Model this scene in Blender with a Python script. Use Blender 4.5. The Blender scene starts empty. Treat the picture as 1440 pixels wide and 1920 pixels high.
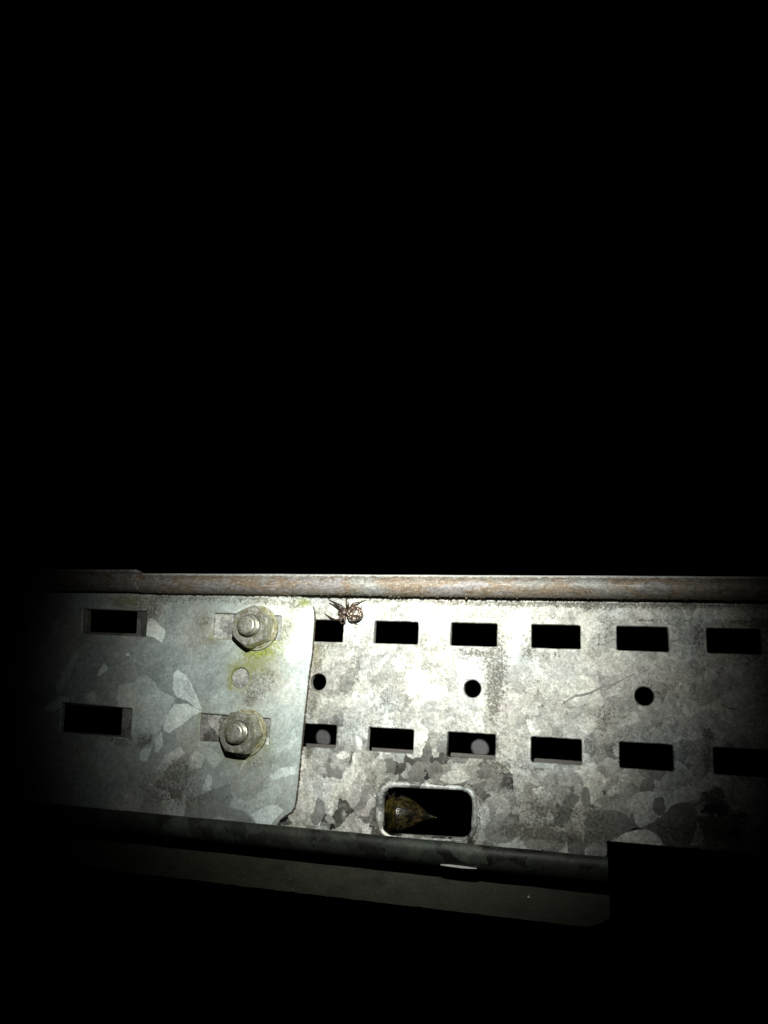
import bpy, bmesh, math, random
from mathutils import Vector, Matrix, Euler, noise
from mathutils.geometry import delaunay_2d_cdt
random.seed(7)
S = bpy.context.scene
COL = S.collection
MM = 0.001

# ------------------------------------------------------------------ camera
CAM = (113.86, -320.04, -33.96)                      # mm
ROT = (1.83877, -0.05475, 0.25577)
FPX = 1442.0
cd = bpy.data.cameras.new('camera')
cd.sensor_width = 36.0
cd.lens = 36.0 * FPX / 1920.0
cd.clip_start = 0.005
cd.clip_end = 50.0
cam = bpy.data.objects.new('camera', cd)
COL.objects.link(cam)
cam.location = Vector(CAM) * MM
cam.rotation_euler = ROT
S.camera = cam

# ------------------------------------------------------------------ night: no sky light, one hand torch above the camera
w = bpy.data.worlds.new('World')
S.world = w
w.use_nodes = True
w.node_tree.nodes['Background'].inputs[0].default_value = (0.0, 0.0, 0.0, 1)
w.node_tree.nodes['Background'].inputs[1].default_value = 0.05
S.view_settings.view_transform = 'Standard'
S.view_settings.look = 'None'
S.view_settings.exposure = 0.0
S.view_settings.gamma = 1.0

_RM = Euler(ROT, 'XYZ').to_matrix()


def U(x, y, Y=0.0):
    """photo pixel -> the point of the vertical plane Y (mm) that it shows; used to measure places on the metal"""
    d = _RM @ Vector(((x - 720) / FPX, -(y - 960) / FPX, -1.0))
    t = (Y - CAM[1]) / d.y
    return Vector((CAM[0] + d.x * t, Y, CAM[2] + d.z * t))


def uz(x, y, Y=0.0):
    p = U(x, y, Y)
    return (p.x, p.z)


ld = bpy.data.lights.new('torch', 'SPOT')
ld.energy = 15.0
ld.color = (0.97, 1.0, 0.935)
ld.spot_size = math.radians(56)
ld.spot_blend = .75
ld.shadow_soft_size = 0.0022
# the beam of a real torch: a soft hot spot that dies away towards the rim
ld.use_nodes = True
_t = ld.node_tree
_e = _t.nodes['Emission']
_tc = _t.nodes.new('ShaderNodeTexCoord')
_sx = _t.nodes.new('ShaderNodeSeparateXYZ'); _t.links.new(_tc.outputs['Normal'], _sx.inputs[0])


def _m(op, a, b=None):
    n_ = _t.nodes.new('ShaderNodeMath'); n_.operation = op
    for i_, v_ in enumerate((a, b)):
        if isinstance(v_, bpy.types.NodeSocket): _t.links.new(v_, n_.inputs[i_])
        elif v_ is not None: n_.inputs[i_].default_value = v_
    return n_.outputs[0]


_ang = _m('ARCCOSINE', _m('MINIMUM', _m('ABSOLUTE', _sx.outputs[2]), 1.0))
_g = _m('EXPONENT', _m('MULTIPLY', _m('POWER', _m('DIVIDE', _ang, math.radians(13.9)), 2.25), -1.0))
_t.links.new(_g, _e.inputs['Strength'])
torch = bpy.data.objects.new('torch', ld)
COL.objects.link(torch)
TL = Vector((100.0, -322.0, 62.0))
TA = U(755, 1112, 0)
torch.location = TL * MM
torch.rotation_euler = (TA - TL).to_track_quat('-Z', 'Y').to_euler()

# ------------------------------------------------------------------ helpers


def tag(o, label=None, cat=None, kind=None, group=None):
    if label: o['label'] = label
    if cat: o['category'] = cat
    if kind: o['kind'] = kind
    if group: o['group'] = group
    return o


def empty(name, loc, label, cat, group=None):
    o = bpy.data.objects.new(name, None)
    o.empty_display_size = 0.01
    COL.objects.link(o)
    o.location = Vector(loc) * MM
    tag(o, label, cat, None, group)
    return o


def wloc(o):
    v = Vector((0, 0, 0))
    while o is not None:
        v = v + o.location
        o = o.parent
    return v


def make(name, verts, faces, mat, parent=None, origin=None, smooth=False, attrs=None, sharp=None):
    """verts in mm world coordinates"""
    pl = wloc(parent) if parent else Vector((0, 0, 0))
    org = Vector(origin) * MM if origin is not None else pl
    me = bpy.data.meshes.new(name)
    me.from_pydata([tuple(Vector(v) * MM - org) for v in verts], [], faces)
    me.materials.append(mat)
    if smooth:
        me.polygons.foreach_set('use_smooth', [True] * len(me.polygons))
        if sharp: me.set_sharp_from_angle(angle=math.radians(sharp))
    me.update()
    o = bpy.data.objects.new(name, me)
    COL.objects.link(o)
    if parent: o.parent = parent
    o.location = org - pl
    return o


class MB:
    def __init__(s): s.v = []; s.f = []

    def add(s, vs, fs):
        b = len(s.v)
        s.v += [tuple(v) for v in vs]
        s.f += [tuple(b + i for i in f) for f in fs]

    def rings(s, rings, close=True, cap0=False, cap1=False):
        n = len(rings[0]); vs = [p for r in rings for p in r]; fs = []
        for i in range(len(rings) - 1):
            for j in range(n if close else n - 1):
                k = (j + 1) % n
                fs.append((i * n + j, i * n + k, (i + 1) * n + k, (i + 1) * n + j))
        if cap0: fs.append(tuple(range(n))[::-1])
        if cap1: fs.append(tuple((len(rings) - 1) * n + j for j in range(n)))
        s.add(vs, fs)


def circ(cx, cz, r, n=28):
    return [(cx + r * math.cos(2 * math.pi * i / n), cz + r * math.sin(2 * math.pi * i / n)) for i in range(n)]


def rrect(pts, r=0.8, n=4):
    """round the corners of a convex polygon"""
    out = []
    m = len(pts)
    for i in range(m):
        p = Vector(pts[i]); a = Vector(pts[i - 1]); b = Vector(pts[(i + 1) % m])
        da = (a - p).normalized() * r; db = (b - p).normalized() * r
        for k in range(n + 1):
            t = k / n
            q = (p + da) * (1 - t) ** 2 + p * 2 * t * (1 - t) + (p + db) * t * t
            out.append((q.x, q.y))
    return out


def slot(cx, cz, L, H, r=0.9):
    return wobble(rrect([(cx - L / 2, cz - H / 2), (cx + L / 2, cz - H / 2), (cx + L / 2, cz + H / 2), (cx - L / 2, cz + H / 2)], r), .14, 1.6)


def ccw(p):
    a = sum(p[i - 1][0] * p[i][1] - p[i][0] * p[i - 1][1] for i in range(len(p)))
    return p if a > 0 else p[::-1]


def offs(poly, d):
    poly = ccw(poly); m = len(poly); out = []
    for i in range(m):
        a = Vector(poly[i - 1]); p = Vector(poly[i]); b = Vector(poly[(i + 1) % m])
        t1 = (p - a); t2 = (b - p)
        if t1.length < 1e-6: t1 = t2
        if t2.length < 1e-6: t2 = t1
        t1.normalize(); t2.normalize()
        nn = Vector((t1.y, -t1.x)) + Vector((t2.y, -t2.x))
        if nn.length < 1e-6: nn = Vector((t1.y, -t1.x))
        nn.normalize()
        q = p + nn * d
        out.append((q.x, q.y))
    return out


def inside(p, poly):
    x, y = p; c = False; n = len(poly)
    for i in range(n):
        x1, y1 = poly[i - 1]; x2, y2 = poly[i]
        if (y1 > y) != (y2 > y) and x < (x2 - x1) * (y - y1) / (y2 - y1) + x1: c = not c
    return c


def bbox(p): return (min(q[0] for q in p), min(q[1] for q in p), max(q[0] for q in p), max(q[1] for q in p))


def chaikin(p, n=1):
    for _ in range(n):
        q = []
        for i in range(len(p)):
            a = p[i]; b = p[(i + 1) % len(p)]
            q.append((a[0] * .75 + b[0] * .25, a[1] * .75 + b[1] * .25))
            q.append((a[0] * .25 + b[0] * .75, a[1] * .25 + b[1] * .75))
        p = q
    return p


def wobble(p, amp=0.35, step=2.0):
    """organic crystal edge: subdivide and push points about with noise"""
    q = []
    for i in range(len(p)):
        a = Vector(p[i]); b = Vector(p[(i + 1) % len(p)])
        n = max(1, int((b - a).length / step))
        for k in range(n):
            c = a.lerp(b, k / n)
            o = noise.noise_vector(Vector((c.x * .45, c.y * .45, 3.3)))
            q.append((c.x + o.x * amp, c.y + o.y * amp))
    return q


def field(blobs, x, z, cap=1.0):
    s = 0.0
    for (bx, bz, rx, rz, a) in blobs:
        dx = (x - bx) / rx; dz = (z - bz) / rz
        d = dx * dx + dz * dz
        if d < 6: s += a * math.exp(-d)
    return min(cap, s)


def plate(name, outline, holes, mat, parent, Yf, th, spangles=(), dirt=(), moss=(), grid=2.0, cham=0.25, bow=None, slope=None):
    """a sheet of metal facing the viewer (front face at Y = Yf) with punched holes; the front is triangulated so that
    crystal outlines are real edges; tone, dirt and moss are measured into a colour attribute"""
    outline = ccw(outline)
    inner = offs(outline, -cham)
    hl = [offs(h, cham) for h in holes]
    pts = []; edges = []

    def loop(lp):
        b = len(pts)
        pts.extend(lp)
        edges.extend([(b + i, b + (i + 1) % len(lp)) for i in range(len(lp))])
    loop(inner)
    for h in hl: loop(h)
    sp = []
    for (poly, tone) in spangles:
        sp.append((poly, tone, bbox(poly)))
        loop(poly)
    x0, z0, x1, z1 = bbox(inner)
    hb = [(h, bbox(h)) for h in hl]
    nx = int((x1 - x0) / grid); nz = int((z1 - z0) / grid)
    for i in range(1, nx):
        for j in range(1, nz):
            pts.append((x0 + i * (x1 - x0) / nx + random.uniform(-.3, .3), z0 + j * (z1 - z0) / nz + random.uniform(-.3, .3)))
    V, E, F, *_ = delaunay_2d_cdt([Vector(p) for p in pts], edges, [], 0, 1e-4)
    faces = []; tones = []
    for f in F:
        cx = sum(V[i].x for i in f) / len(f); cz = sum(V[i].y for i in f) / len(f)
        if not inside((cx, cz), inner): continue
        bad = False
        for h, b in hb:
            if b[0] <= cx <= b[2] and b[1] <= cz <= b[3] and inside((cx, cz), h): bad = True; break
        if bad: continue
        t = 0.5
        for poly, tone, b in sp:
            if b[0] <= cx <= b[2] and b[1] <= cz <= b[3] and inside((cx, cz), poly): t = tone
        faces.append(tuple(f)); tones.append(t)

    def yb(x, z): return (bow(x, z) if bow else 0.0)
    verts = [(v.x, Yf + yb(v.x, v.y), v.y) for v in V]
    used = sorted({i for f in faces for i in f})
    mp = {u: k for k, u in enumerate(used)}
    verts = [verts[u] for u in used]
    # orientation: normal towards -Y means counter-clockwise seen from -Y (x right, z up)
    ff = []
    for f in faces:
        a, b, c = (V[f[0]], V[f[1]], V[f[2]])
        ar = (b.x - a.x) * (c.y - a.y) - (b.y - a.y) * (c.x - a.x)
        g = tuple(mp[i] for i in f)
        ff.append(g if ar > 0 else g[::-1])
    faces = ff
    vcol = [(field(dirt, v[0], v[2]), field(moss, v[0], v[2])) for v in verts]
    nfront = len(faces)
    mb = MB(); mb.v = verts; mb.f = faces
    # rims: chamfer then wall
    for big, true_, flip in [(inner, outline, False)] + [(h2, ccw(h), True) for h2, h in zip(hl, holes)]:
        n = len(big)
        r0 = [(p[0], Yf + yb(*p), p[1]) for p in big]
        r1 = [(p[0], Yf + yb(*p) + cham, p[1]) for p in true_]
        r2 = [(p[0], Yf + yb(*p) + th, p[1]) for p in true_]
        b = len(mb.v)
        mb.v += r0 + r1 + r2
        for k in range(2):
            for i in range(n):
                j = (i + 1) % n
                q = (b + k * n + i, b + k * n + j, b + (k + 1) * n + j, b + (k + 1) * n + i)
                mb.f.append(q if flip else q[::-1])
    # back face
    b = len(mb.v)
    mb.v += [(v[0], v[1] + th, v[2]) for v in verts]
    mb.f += [tuple(b + i for i in f)[::-1] for f in faces]
    o = make(name, mb.v, mb.f, mat, parent)
    me = o.data
    at = me.color_attributes.new('mark', 'FLOAT_COLOR', 'CORNER')
    data = []
    for pi, p in enumerate(me.polygons):
        t = tones[pi] if pi < nfront else 0.5
        for vi in p.vertices:
            if vi < len(vcol): d, m = vcol[vi]
            else:
                c = mb.v[vi]; d = field(dirt, c[0], c[2]); m = field(moss, c[0], c[2])
            data += [t, d, m, 1.0]
    at.data.foreach_set('color', data)
    return o


def pxb(*rows, Y=0.0):
    """(px, py, rx_px, ry_px, amount) rows -> blobs in mm"""
    out = []
    for (x, y, rx, ry, a) in rows:
        p = uz(x, y, Y); q = uz(x + rx, y, Y); r = uz(x, y + ry, Y)
        out.append((p[0], p[1], abs(q[0] - p[0]), abs(p[1] - r[1]), a))
    return out


def pxp(pts, Y=0.0): return [uz(x, y, Y) for x, y in pts]


# ------------------------------------------------------------------ materials
class NT:
    def __init__(s, name):
        s.m = bpy.data.materials.new(name); s.m.use_nodes = True
        s.t = s.m.node_tree
        s.b = s.t.nodes['Principled BSDF']
        tc = s.t.nodes.new('ShaderNodeTexCoord')
        s.P = s.vm('SCALE', tc.outputs['Object'], scale=1000.0)

    def n(s, typ, **kw):
        nd = s.t.nodes.new(typ)
        for k, v in kw.items(): setattr(nd, k, v)
        return nd

    def put(s, sock, v):
        if isinstance(v, bpy.types.NodeSocket): s.t.links.new(v, sock)
        elif v is not None: sock.default_value = v

    def vm(s, op, a, b=None, scale=None):
        nd = s.n('ShaderNodeVectorMath', operation=op)
        s.put(nd.inputs[0], a)
        if b is not None: s.put(nd.inputs[1], b)
        if scale is not None: s.put(nd.inputs['Scale'], scale)
        return nd.outputs['Vector']

    def ma(s, op, a, b=None, c=None, clamp=False):
        nd = s.n('ShaderNodeMath', operation=op); nd.use_clamp = clamp
        s.put(nd.inputs[0], a); s.put(nd.inputs[1], b); s.put(nd.inputs[2], c)
        return nd.outputs[0]

    def noise(s, vec, scale, detail=4, rough=.55, dist=0.0, out='Fac'):
        nd = s.n('ShaderNodeTexNoise')
        s.put(nd.inputs['Vector'], vec); nd.inputs['Scale'].default_value = scale
        nd.inputs['Detail'].default_value = detail; nd.inputs['Roughness'].default_value = rough
        nd.inputs['Distortion'].default_value = dist
        return nd.outputs[out]

    def vor(s, vec, scale, out='Color', feature='F1', rand=1.0):
        nd = s.n('ShaderNodeTexVoronoi', feature=feature)
        s.put(nd.inputs['Vector'], vec); nd.inputs['Scale'].default_value = scale
        nd.inputs['Randomness'].default_value = rand
        return nd.outputs[out]

    def mr(s, v, a, b, c=0.0, d=1.0, smooth=False):
        nd = s.n('ShaderNodeMapRange')
        if smooth: nd.interpolation_type = 'SMOOTHSTEP'
        s.put(nd.inputs[0], v)
        for i, q in enumerate((a, b, c, d)): s.put(nd.inputs[i + 1], q)
        return nd.outputs[0]

    def ramp(s, v, stops, interp='LINEAR'):
        nd = s.n('ShaderNodeValToRGB'); nd.color_ramp.interpolation = interp
        el = nd.color_ramp.elements
        while len(el) < len(stops): el.new(0.5)
        for e, (p, c) in zip(el, stops):
            e.position = p; e.color = (*c, 1) if len(c) == 3 else c
        s.put(nd.inputs[0], v)
        return nd.outputs[0]

    def mix(s, f, a, b, mode='MIX'):
        nd = s.n('ShaderNodeMix', data_type='RGBA', blend_type=mode)
        s.put(nd.inputs[0], f)
        s.put(nd.inputs[6], a if isinstance(a, bpy.types.NodeSocket) else (*a, 1))
        s.put(nd.inputs[7], b if isinstance(b, bpy.types.NodeSocket) else (*b, 1))
        return nd.outputs[2]

    def grey(s, v):
        nd = s.n('ShaderNodeCombineColor')
        for i in range(3): s.put(nd.inputs[i], v)
        return nd.outputs[0]

    def scalecol(s, col, v): return s.mix(1.0, col, s.grey(v), 'MULTIPLY')

    def bump(s, h, strength=.5, dist=0.0003):
        nd = s.n('ShaderNodeBump')
        nd.inputs['Strength'].default_value = strength; nd.inputs['Distance'].default_value = dist
        s.put(nd.inputs['Height'], h)
        s.t.links.new(nd.outputs[0], s.b.inputs['Normal'])

    def out(s, col, rough, metal=0.0, spec=.5):
        s.put(s.b.inputs['Base Color'], col if isinstance(col, bpy.types.NodeSocket) else (*col, 1))
        s.put(s.b.inputs['Roughness'], rough); s.put(s.b.inputs['Metallic'], metal)
        s.put(s.b.inputs['Specular IOR Level'], spec)
        return s.m


def galv(name, base=.50, crackle=1.0, tints=None, cell=.085, seed=0.0, contrast=1.0, dirtall=0.0, dark=1.0, stops=None, warp=3.0, vfade=None, small_amp=.15, grain=1.0):
    """old hot-dip galvanising: crystals, dull oxide crackle, grime and algae"""
    t = NT(name)
    P = t.vm('ADD', t.P, (seed, seed * .7, seed * .3))
    w1 = t.vm('SUBTRACT', t.noise(P, .13, 3, .5, out='Color'), (.5, .5, .5))
    w2 = t.vm('SUBTRACT', t.noise(P, .7, 3, .55, out='Color'), (.5, .5, .5))
    Q = t.vm('ADD', P, t.vm('ADD', t.vm('SCALE', w1, scale=9.0), t.vm('SCALE', w2, scale=warp)))
    sc = t.n('ShaderNodeSeparateColor'); t.put(sc.inputs[0], t.vor(Q, cell))
    big = sc.outputs[0]
    sc2 = t.n('ShaderNodeSeparateColor'); t.put(sc2.inputs[0], t.vor(t.vm('ADD', Q, (31., 7., 3.)), cell * 2.6))
    small = sc2.outputs[1]
    tone = t.ma('ADD', t.ramp(big, stops or [(0, (.20,) * 3), (.2, (.32,) * 3), (.38, (.44,) * 3), (.62, (.54,) * 3), (.82, (.74,) * 3)], 'CONSTANT'),
                t.mr(small, 0, 1, -small_amp, small_amp))
    at = t.n('ShaderNodeAttribute', attribute_name='mark')
    sa = t.n('ShaderNodeSeparateColor'); t.put(sa.inputs[0], at.outputs['Color'])
    mark, dirt, moss = sa.outputs
    marked = t.ma('MULTIPLY', t.ma('GREATER_THAN', t.ma('ABSOLUTE', t.ma('SUBTRACT', mark, .5)), .02), t.ma('GREATER_THAN', mark, .01))
    # contrast about the mean; the crystals measured in the photograph keep their own tone
    if vfade:
        zz_ = t.n('ShaderNodeSeparateXYZ'); t.put(zz_.inputs[0], t.P)
        contrast = t.ma('MULTIPLY', t.mr(zz_.outputs[2], vfade[0], vfade[1], 1.0, vfade[2], True), contrast)
    tone = t.ma('MULTIPLY_ADD', t.ma('SUBTRACT', tone, .5), contrast, .5)
    mark = t.ma('MULTIPLY_ADD', t.ma('SUBTRACT', mark, .5), 1.35, .5)
    mark = t.ma('MAXIMUM', mark, .07)
    v = t.ma('MULTIPLY_ADD', t.ma('MULTIPLY', marked, .9), t.ma('SUBTRACT', mark, tone), tone)
    fine = t.noise(P, .85, 6, .75, .3)
    mid = t.noise(P, .33, 8, .72, .5)
    worm = t.ma('SUBTRACT', 1.0, t.mr(t.ma('ABSOLUTE', t.ma('SUBTRACT', t.noise(P, .42, 5, .6, 1.6), .5)), 0, .035, 0, 1))
    patch = t.mr(t.noise(P, .05, 3, .5), .42, .62, 0, 1, True)
    v = t.ma('MULTIPLY', v, t.mr(t.vor(Q, cell, 'Distance'), 0, .8, 1.07, .93))
    v = t.ma('MULTIPLY', v, t.mr(fine, .36, .64, 1 - .42 * crackle * grain, 1 + .36 * crackle * grain))
    v = t.ma('MULTIPLY', v, t.mr(mid, .36, .64, 1 - .32 * crackle, 1 + .28 * crackle))
    v = t.ma('ADD', v, t.ma('MULTIPLY', t.ma('MULTIPLY', worm, patch), .30 * crackle))
    v = t.ma('MULTIPLY', v, base / .5)
    tn = t.noise(P, .035, 3, .55)
    tints = tints or [(.3, (.90, 1.0, 1.0)), (.43, (.98, 1, .95)), (.55, (1.0, .985, .87)), (.70, (1.0, .92, .89))]
    col = t.mix(1.0, t.ramp(tn, tints), t.grey(v), 'MULTIPLY')
    # grime: speckle that thickens where dirt is measured
    sp = t.noise(P, .8, 7, .8, .25)
    dd = t.ma('MULTIPLY_ADD', dirt, 1.15, dirtall)
    thr = t.ma('SUBTRACT', .695, t.ma('MULTIPLY', dd, .225))
    gm = t.mr(sp, thr, t.ma('ADD', thr, .09), 0, 1)
    wash = t.ma('MULTIPLY', t.ma('MULTIPLY', dd, .55), t.mr(t.noise(P, .3, 5, .7), .38, .6, .4, 1), clamp=True)
    col = t.mix(wash, col, (.235, .215, .18))
    col = t.mix(t.ma('MULTIPLY', gm, t.mr(t.noise(P, 1.5, 3, .7), .4, .6, .35, 1)), col, t.mix(t.noise(P, .3, 2), (.045, .042, .032), (.12, .10, .08)))
    mn = t.noise(t.vm('ADD', P, (9., 5., 1.)), .8, 5, .7)
    mm_ = t.mr(mn, t.ma('SUBTRACT', .68, t.ma('MULTIPLY', moss, .26)), t.ma('SUBTRACT', .86, t.ma('MULTIPLY', moss, .28)), 0, 1)
    mm_ = t.ma('MULTIPLY', mm_, t.mr(moss, 0.02, .25, 0, 1))
    col = t.mix(t.ma('MULTIPLY', mm_, .85), col, t.mix(t.noise(P, 1.3, 3), (.10, .12, .01), (.33, .32, .05)))
    col = t.mix(t.ma('MULTIPLY', moss, .42, clamp=True), col, (.34, .34, .15))
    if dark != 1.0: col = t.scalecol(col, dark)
    t.bump(t.ma('ADD', t.ma('MULTIPLY', fine, .6), t.ma('SUBTRACT', t.ma('MULTIPLY', mid, .8), t.ma('MULTIPLY', gm, .5))), .55 * max(.35, crackle), .00025)
    r = t.mr(big, 0, 1, .45, .62)
    r = t.ma('ADD', r, t.ma('MULTIPLY', gm, .25))
    return t.out(col, r, .22, .5)


M_web = galv('galvanised_oxidised', .40, 1.1, cell=.075, vfade=(26, 60, .5), warp=1.9, small_amp=.22, contrast=1.3, grain=.85)
M_plate = galv('galvanised_smooth', .62, .6, [(.3, (.84, .98, .95)), (.5, (.90, 1.0, .97)), (.62, (.97, 1, .92)), (.75, (.94, .96, 1.0))],
               cell=.045, seed=40., contrast=.9, warp=1.2, small_amp=.05,
               stops=[(0, (.41,) * 3), (.3, (.44,) * 3), (.5, (.47,) * 3), (.88, (.56,) * 3), (.96, (.66,) * 3)])
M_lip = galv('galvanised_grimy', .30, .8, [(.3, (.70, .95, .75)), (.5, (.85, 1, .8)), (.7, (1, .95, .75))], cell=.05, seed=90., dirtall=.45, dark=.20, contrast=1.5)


def tube_mat(name, seed, dk=1.0, ztop=200.0):
    t = NT(name)
    P = t.vm('ADD', t.P, (seed, 0, 0))
    zs = t.n('ShaderNodeSeparateXYZ'); t.put(zs.inputs[0], t.P)
    L = t.vm('MULTIPLY', P, (.5, 1, 1))
    st = t.noise(L, .9, 6, .65, .3)
    st2 = t.noise(t.vm('MULTIPLY', P, (.05, 1, 1)), 1.6, 4, .6)
    fine = t.noise(P, 1.3, 5, .7)
    lo = t.noise(t.vm('MULTIPLY', P, (.45, 1, 1)), .09, 5, .6)
    col = t.ramp(lo, [(.34, (.25, .25, .235)), (.44, (.19, .175, .155)), (.52, (.185, .135, .09)), (.58, (.22, .205, .205)), (.68, (.19, .16, .125))])
    col = t.scalecol(col, t.mr(st, .36, .64, .6, 1.35))
    fl = t.mr(fine, .56, .66, 0, 1)
    col = t.mix(t.ma('MULTIPLY', fl, .7), col, (.50, .48, .44))
    scr = t.mr(st2, .64, .70, 0, 1)
    col = t.mix(t.ma('MULTIPLY', scr, .5), col, (.62, .58, .5))
    # bright highlight line along the crest of the roll, painted into the colour
    crest_glint = t.mr(t.ma('ADD', zs.outputs[2], t.mr(t.noise(P, .4, 4, .6), .3, .7, -.5, .5)), ztop - 1.1, ztop - .3, 0, 1)
    col = t.mix(t.ma('MULTIPLY', crest_glint, .9), col, (.78, .78, .74))
    gr = t.mr(t.noise(P, .5, 6, .7, .6), .56, .66, 0, 1)
    col = t.mix(t.ma('MULTIPLY', gr, .7), col, (.09, .075, .045))
    if dk != 1: col = t.scalecol(col, dk)
    t.bump(t.ma('ADD', st, t.ma('MULTIPLY', fine, .6)), .55, .0003)
    return t.out(col, t.mr(fine, .3, .7, .48, .68), .25, .35)


_pt = U(700, 1077, -4.9); _pb = U(700, 1116.5, -4.9)
_zb = U(720, 1566)[2] - 9
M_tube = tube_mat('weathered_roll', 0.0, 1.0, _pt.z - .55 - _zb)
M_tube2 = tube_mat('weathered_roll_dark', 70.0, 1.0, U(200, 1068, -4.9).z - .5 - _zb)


def nut_mat():
    t = NT('galvanised_fastener')
    fine = t.noise(t.P, 1.4, 5, .65)
    col = t.ramp(t.noise(t.P, .35, 4, .6), [(.3, (.25, .24, .20)), (.5, (.46, .44, .39)), (.62, (.60, .58, .52)), (.74, (.38, .31, .21))])
    col = t.scalecol(col, t.mr(fine, .36, .64, .6, 1.35))
    g = t.mr(t.noise(t.vm('ADD', t.P, (5., 5., 5.)), .3, 6, .7), .48, .62, 0, 1)
    col = t.mix(t.ma('MULTIPLY', g, .55), col, (.22, .215, .07))
    b = t.mr(t.noise(t.P, 1.0, 6, .7), .60, .68, 0, 1)
    col = t.mix(t.ma('MULTIPLY', b, .7), col, (.06, .05, .035))
    t.bump(fine, .4, .0002)
    return t.out(col, .36, .6, .5)


M_nut = nut_mat()


def washer_mat():
    t = NT('mossy_washer')
    col = t.ramp(t.noise(t.P, .5, 4, .6), [(.35, (.20, .19, .06)), (.5, (.34, .32, .21)), (.65, (.50, .48, .40)), (.8, (.15, .14, .04))])
    fine = t.noise(t.P, 1.6, 4, .6)
    col = t.scalecol(col, t.mr(fine, .3, .7, .75, 1.2))
    t.bump(fine, .5, .0003)
    return t.out(col, .6, .15, .4)


M_washer = washer_mat()


def plain(name, col, rough=.6, metal=0.0, var=.25, scale=.5, coat=0):
    t = NT(name)
    n_ = t.noise(t.P, scale, 5, .6)
    c = t.scalecol(t.mix(0.0, col, col), t.mr(n_, .3, .7, 1 - var, 1 + var))
    t.bump(n_, .4, .0003)
    m = t.out(c, rough, metal)
    if coat: t.b.inputs['Coat Weight'].default_value = coat
    return m


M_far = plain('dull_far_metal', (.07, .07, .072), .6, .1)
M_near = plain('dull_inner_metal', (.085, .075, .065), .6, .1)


def beam_mat():
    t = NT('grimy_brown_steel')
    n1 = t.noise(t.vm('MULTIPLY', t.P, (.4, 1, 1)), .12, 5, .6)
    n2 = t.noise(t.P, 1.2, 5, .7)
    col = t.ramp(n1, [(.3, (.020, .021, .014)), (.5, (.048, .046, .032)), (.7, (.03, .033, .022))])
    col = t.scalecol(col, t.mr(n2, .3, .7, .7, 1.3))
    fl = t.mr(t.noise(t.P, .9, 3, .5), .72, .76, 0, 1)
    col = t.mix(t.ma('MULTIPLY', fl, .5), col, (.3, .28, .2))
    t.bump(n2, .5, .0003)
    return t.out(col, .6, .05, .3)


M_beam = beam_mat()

# ------------------------------------------------------------------ measures of the perforated rail (mm)
P0 = 33.3; SL = 19.44; SH = 9.58; Z1 = 3.57; Z2 = -40.62; ZC = -18.44; TH = 1.6
XR = 255.0
zt = 19.0                                           # web runs up inside the roll
joint = uz(282, 1200)[0]


def top_line(x):  # photo row where the lower lip starts
    return 1545 + (x - 520) * .0945


# lower lip height measured on the web plane
zlip = uz(720, 1566)[1]
zb = zlip - 9
xn = uz(1139, 1590)[0]
znotch = uz(1200, 1583)[1]

# big oblong opening
bh = pxp([(719, 1474), (886, 1484), (884, 1572), (716, 1563)])
big_hole = rrect(bh, 5.0, 6)

holes = [slot(k * P0, Z1, SL, SH) for k in range(-1, 8)] + [slot(k * P0, Z2, SL, SH) for k in range(-1, 8)]
holes += [circ(k * P0, ZC, 3.55) for k in (0, 2, 4, 6)] + [big_hole]

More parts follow.
